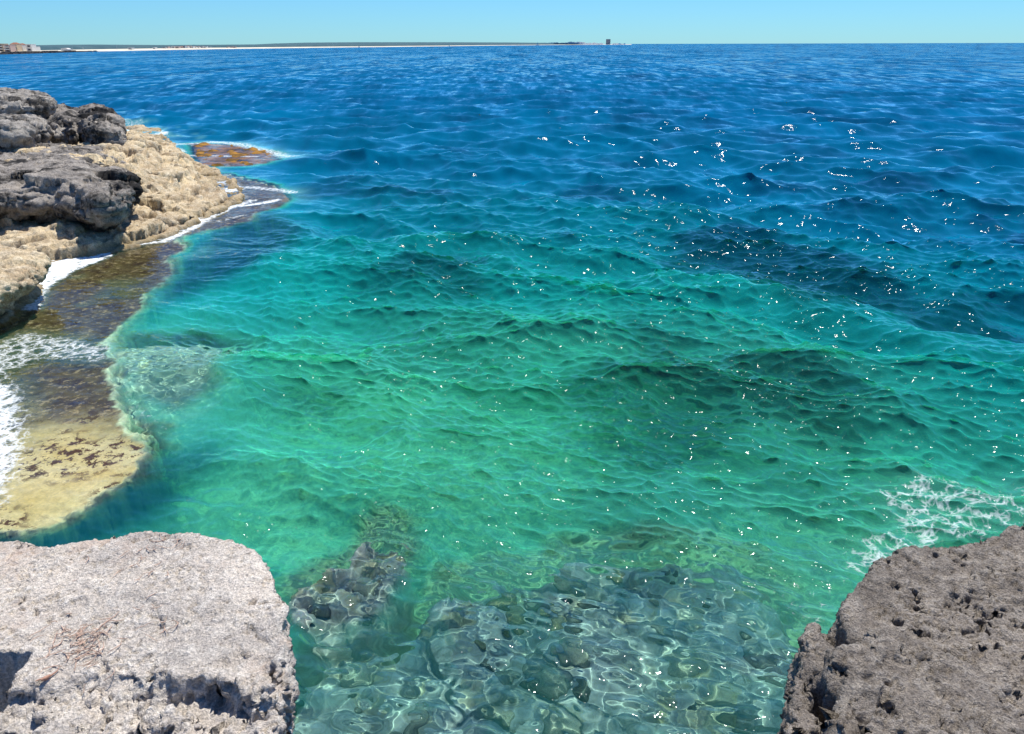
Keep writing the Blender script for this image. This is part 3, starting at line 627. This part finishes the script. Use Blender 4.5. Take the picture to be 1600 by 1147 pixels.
ORD = 'first second third fourth fifth sixth seventh eighth ninth tenth eleventh twelfth thirteenth fourteenth fifteenth sixteenth seventeenth eighteenth nineteenth twentieth twenty-first twenty-second twenty-third twenty-fourth twenty-fifth twenty-sixth twenty-seventh twenty-eighth twenty-ninth thirtieth'.split()+['one']*40
def zone(px, py):
    a = 'beside the pale left rock' if px < 640 else 'in the middle of the drowned shelf' if px < 980 else 'towards the brown right rock'
    return a, ('far' if py < 930 else 'near' if py > 1040 else 'middle')
zs = {}
for o, k, px, py in stones_info: zs.setdefault((k, zone(px, py)), []).append((px, o))
for (k, (a, b)), L in zs.items():
    tone = ('grey', 'dark', 'pale', 'weedy ochre')[k]; L.sort(key=lambda q: q[0])
    for i, (px, o) in enumerate(L):
        o['label'] = (tone+' drowned stone '+a+', '+{'far': 'outer edge', 'near': 'inner edge', 'middle': 'midway out'}[b]+('' if len(L) == 1 else ', '+ORD[i]+' from left'))

# ---------------------------------------------------------------- the far shore
CP = cos(PITCH)
def FS(px, d): return ((px-800)/FPX*CP*d, d)
def hy(px): return 573.5-FPX*tan(PITCH)+math.tan(ROLL)*(px-800)*1.0
def zat(px, py, d): return H+(hy(px)-py)/1414.*d
SH = [(-1100, 330), (-260, 400), (-60, 480), (0, 515), (50, 560), (100, 640), (130, 690), (200, 800), (300, 980), (400, 1180), (500, 1450), (600, 1770), (700, 2360), (800, 3535), (845, 4160), (900, 4900), (960, 5400), (1010, 5600), (1045, 5700)]
spx, sdd = np.array(SH, float).T
def shd(px): return float(np.interp(px, spx, sdd))
# low land behind the waterline, then the wooded rise
pxs = np.arange(-1100, 990, 3.); nP = len(pxs)
def strip(rows):
    V = []
    for row in rows:
        for i, px in enumerate(pxs):
            d, z = row(i, px); x, y = FS(px, d); V.append((x, y, z))
    return np.array(V), gridfaces(len(rows), nP)
wob = np.array([float(pn(np.array([[px*.09, 1.5, 2.]]))[0]) for px in pxs])
endf = lambda px: float(ss(1046, 1000, np.array(px))) if False else 1.0
V_, F_ = strip([lambda i, px: (shd(px)*(1-.012*wob[i])-4, -1.0), lambda i, px: (shd(px)*(1-.012*wob[i]), .05), lambda i, px: (shd(px)*(1.012-.012*wob[i])+2, .75), lambda i, px: (shd(px)*1.035+8, 1.3), lambda i, px: (shd(px)*1.6+200, 1.8), lambda i, px: (shd(px)*1.6+260, -2)])
t = NT('beach_sand'); m_beach = t.base(t.mix(t.ramp(t.noise(.02, 4), [(.4, 0), (.6, 1)]), (.72, .66, .52), (.60, .54, .42)), .95, .1)
meta(link(bpy.data.objects.new('beach', mesh_np('beach', V_, F_, m_beach))), kind='structure')
ridge = np.interp(pxs, [-260, 0, 55, 100, 150, 250, 330, 400, 430, 480, 560, 700, 800, 850, 900, 1045], [72, 71.2, 70.7, 69.9, 69.6, 70.4, 70.0, 69.4, 68.0, 66.6, 66.0, 66.0, 66.4, 66.9, 67.6, 68.3])
rd = np.interp(pxs, [-260, 0, 200, 400, 480, 700, 850, 1045], [1500, 1500, 1700, 2400, 3200, 4600, 6200, 7200])
jag = np.random.RandomState(3).normal(size=(3, nP))*.18
V_, F_ = strip([lambda i, px: (shd(px)*1.08+30, .5), lambda i, px: (shd(px)*1.08+34, 3.6+.6*jag[0, i]), lambda i, px: (shd(px)*1.12+60, 5.0+.7*jag[1, i]),
                lambda i, px: (rd[i]*.8, max(4.5, zat(px, ridge[i]+.9, rd[i]*.8))+.0), lambda i, px: (rd[i], zat(px, ridge[i]+.15*jag[2, i], rd[i])), lambda i, px: (rd[i]*1.15, 1.)])
t = NT('pine_wood'); m_wood = t.base(t.mix(t.ramp(t.noise(.03, 5, .6), [(.35, 0), (.65, 1)]), (.045, .095, .115), (.075, .13, .145)), .95, .1)
keep = pxs[F_[:, 0] % nP] < 905; o = link(bpy.data.objects.new('pine_wood', mesh_np('pine_wood', V_, F_[keep], m_wood)))
meta(o, 'long dark green wood covering the low coast behind the far beach', 'wood', kind='stuff')
# dark rocks below the town
mb = MB(); q = np.arange(-400, 150, 4.)
rk = np.random.RandomState(8)
for px in q:
    d = shd(px)-6; x, y = FS(px, d); h_ = (1.3 if px < 115 else .7)*(.7+.5*rk.rand()); mb.box((x, y, -1), (2.6, 9, 1+h_), rk.rand()*.5, .85)
    x, y = FS(px+2, d-5); mb.box((x, y, -1), (2.2, 5, 1+h_*.5), rk.rand()*.8, .7)
meta(mb.build('rocky_foreshore', flat('dark_rocks', (.07, .06, .055), .9, .4, .4)), kind='structure')

M_WH = flat('white_render', (.74, .70, .64), .8, .06, .3); M_OC = flat('ochre_render', (.58, .44, .30), .8, .08, .3); M_PK = flat('pink_render', (.56, .40, .34), .8, .08, .3)
M_GL = flat('window_glass', (.05, .06, .08), .3, .1, 1.); M_RF = flat('roof_tiles', (.30, .14, .09), .9, .15, 1.); M_CC = flat('concrete', (.42, .43, .45), .9, .08, .2)
M_FAR_HAZE = flat('far_walls_hazed', (.80, .82, .86), .9, .05, .02)  # distant haze put into the pale bluish wall colour
def house(px0, px1, pyt, d, mat, label, group=None, floors=2, roof='flat', name='house', detail=True, zb=1.0):
    mat = M_FAR_HAZE if d > 3000 and name == 'house' else mat
    x0, y0 = FS(px0, d); x1, _ = FS(px1, d); wd = x1-x0; zt = zat((px0+px1)/2, pyt, d); dp = max(6, wd*.7); hh = zt-zb
    o = bpy.data.objects.new(name, None); link(o); o.location = ((x0+x1)/2, d+dp/2, zb); o.empty_display_size = 1
    meta(o, label, 'building', group)
    m = MB(); m.box((0, 0, 0), (wd, dp, hh)); m.build('wall', mat, o)
    m = MB()
    if roof == 'flat':
        m.box((0, 0, hh), (wd*1.03, dp*1.03, .25)); m.build('roof', mat, o)
    else:
        a, b = wd/2*1.06, dp/2*1.06; m.poly([(-a, -b, hh), (a, -b, hh), (a, b, hh), (-a, b, hh), (-a*.5, 0, hh+hh*.22), (a*.5, 0, hh+hh*.22)], [(3, 2, 1, 0), (0, 1, 5, 4), (1, 2, 5), (2, 3, 4, 5), (3, 0, 4)]); m.build('roof', M_RF, o)
    if detail:
        nw = max(1, int(round(wd/3.2))); fh = hh/floors
        for f in range(floors):
            for k in range(nw):
                m = MB(); ww = wd/nw; m.box((-wd/2+(k+.5)*ww, -dp/2-.03, f*fh+fh*.28), (ww*.45, .1, fh*.48)); m.build('window', M_GL, o)
            if detail == 2 and f:
                m = MB(); m.box((0, -dp/2-.6, f*fh-.06), (wd*.96, 1.1, .12)); m.box((0, -dp/2-1.12, f*fh+.06), (wd*.96, .08, fh*.3)); m.build('balcony', M_WH, o)
    return o
g1 = 'seaside buildings on the near end of the far shore'
house(-32, -14, 67.5, 590, M_OC, 'ochre apartment building at the very left edge of the far shore', g1, 3, detail=2)
house(-12, 6, 68.8, 560, M_OC, 'ochre seaside building of three floors with pale balconies, leftmost of the far town', g1, 3, detail=2)
house(7, 16.5, 70.4, 556, M_PK, 'pinkish brown building with balconies beside the ochre one in the far town', g1, 3, detail=2)
house(17, 27, 68.9, 590, M_OC, 'ochre building with red roof in the middle of the seaside buildings', g1, 3, 'hip', detail=2)
house(29, 36, 70.0, 600, M_WH, 'narrow white building beside the red roofed one on the far shore', g1, 2, 'hip')
house(41.5, 50, 69.6, 600, M_WH, 'white seaside building of two floors near the end of the rocks', g1, 2)
house(50, 56, 73.5, 620, M_WH, 'small low white annex at the right end of the seaside buildings', g1, 1)
mb_o = bpy.data.objects.new('beach_hall', None); link(mb_o); x, y = FS(103, 655); mb_o.location = (x, y, 1.1)
meta(mb_o, 'low white domed hall standing alone behind the far dark rocks', 'building')
m = MB(); m.box((0, 0, 0), (5.6, 5, 1.0)); m.build('wall', M_WH, mb_o)
m = MB(); V = []; 
for k in range(9): a = pi*k/8; V += [(2.8*cos(a), -2.5, 1.0+.9*sin(a)), (2.8*cos(a), 2.5, 1.0+.9*sin(a))]
m.poly(V, [(2*k, 2*k+1, 2*k+3, 2*k+2) for k in range(8)]+[tuple(range(0, 18, 2)), tuple(range(17, 0, -2))]); m.build('roof', M_WH, mb_o)
house(200, 206.5, 75.2, 826, M_WH, 'solitary white house on the beach between the town and the white village', None, 2)
house(239.5, 242.5, 74.5, 896, M_WH, 'tiny white hut just left of the white village on the far shore', None, 1)
rh = np.random.RandomState(4); px = 253.; vi = 0
while px < 325:
    wpx = 3.2+3.2*rh.rand(); top_ = 73.7-1.9*math.sin((px-250)/78*pi)+rh.rand()*1.1
    house(px, px+wpx, top_, shd(px)*1.025+8+rh.rand()*26, (M_WH, M_PK, M_WH, M_CC)[rh.randint(4)], ORD[vi]+' house from the left in the pale village on the far beach', 'houses of the white village on the far beach', 2, 'flat' if rh.rand() < .7 else 'hip', zb=1.5)
    vi += 1; px += wpx+rh.rand()*.8
for a, b, tt_, wh in ((354, 357, 73.6, 'leftmost'), (360, 364, 73.1, 'middle'), (364.5, 368.5, 73.6, 'rightmost')):
    house(a, b, tt_, 1150, M_PK, wh+' of the three pale pink houses right of the white village', 'three pink houses right of the white village', 2)
px = 846.; vi = 0
while px < 975:
    wpx = 2.4+3*rh.rand(); bump_ = 1.4*math.exp(-((px-892)/7)**2)+1.2*math.exp(-((px-905)/6)**2)-.9*ss(915, 960, np.array(px))
    if not 945.5 < px+wpx/2 < 957.5:
        house(px, px+wpx, 66.3-float(bump_)+rh.rand()*1.2, 5300+rh.rand()*300, (M_WH, M_CC, M_PK)[rh.randint(3)], ORD[vi]+' low block from the left in the skyline of the distant town', 'blocks of the distant town', 3, detail=False)
        vi += 1
    px += wpx*.85+rh.rand()*1.
house(948.5, 955.0, 61.3, 5400, flat('tower_concrete', (.24, .25, .28), .8, .05, .02), 'dark tower block standing far above the low distant town', None, 12, name='tower_block', detail=False)
for px, wh in ((962, 'nearest to the tower'), (969, 'in the middle'), (976, 'farthest from the tower')): house(px, px+2.5, 67.7, 5500, M_CC, 'small grey block right of the dark tower, '+wh+' of three', 'blocks right of the dark tower', 2, detail=False)
def sailboat(px, d, hpx, label):
    x, y = FS(px, d); hh = hpx/1414*d; o = bpy.data.objects.new('sailboat', None); link(o); o.location = (x, y, 0); meta(o, label, 'sailboat', 'sailboats off the far beach')
    m = MB(); L = hh*.85; hw = L*.14
    m.poly([(-L/2, -hw*.8, hh*.09), (L*.2, -hw, hh*.09), (L/2, 0, hh*.12), (L*.2, hw, hh*.09), (-L/2, hw*.8, hh*.09), (-L*.42, -hw*.5, -.3), (L*.2, -hw*.5, -.3), (L*.42, 0, -.3), (L*.2, hw*.5, -.3), (-L*.42, hw*.5, -.3)],
           [(0, 1, 2, 3, 4), (9, 8, 7, 6, 5), (0, 5, 6, 1), (1, 6, 7, 2), (2, 7, 8, 3), (3, 8, 9, 4), (4, 9, 5, 0)]); m.build('hull', M_WH, o)
    m = MB(); m.box((L*.05, 0, hh*.09), (hh*.012, hh*.012, hh*.91)); m.build('mast', M_CC, o)
    for nm, a in (('mainsail', [(L*.03, 0, hh*.98), (L*.03, 0, hh*.17), (-L*.45, .25*hw, hh*.17)]), ('jib', [(L*.07, 0, hh*.85), (L*.07, 0, hh*.15), (L*.48, .2*hw, hh*.13)])):
        m = MB(); m.poly(a+[(p[0], p[1]+.03, p[2]) for p in a], [(0, 1, 2), (5, 4, 3), (0, 3, 4, 1), (1, 4, 5, 2), (2, 5, 3, 0)]); m.build(nm, M_WH, o)
sailboat(841, 3600, 5.4, 'white sailboat in front of the left end of the distant town, largest of the sails')
sailboat(562, 1500, 3.2, 'small white sailboat off the middle of the far beach')
sailboat(703, 2100, 2.6, 'tiny white sailboat off the right part of the far beach')
for px, d, top_, wh in ((113, 700, 71.5, 'leftmost'), (183, 790, 70.5, 'rightmost'), (130, 720, 73, 'middle')):
    x, y = FS(px, d); m = MB(); hh = zat(px, top_, d)-.8; m.box((0, 0, 0), (.22, .22, hh), 0, .5); m.box((.35, 0, hh-.12), (.8, .25, .12))
    o = m.build('lamp_post', M_CC); o.location = (x, y, .8); meta(o, wh+' of three thin pale lamp posts on the far low coast', 'lamp post', 'lamp posts along the far coast')
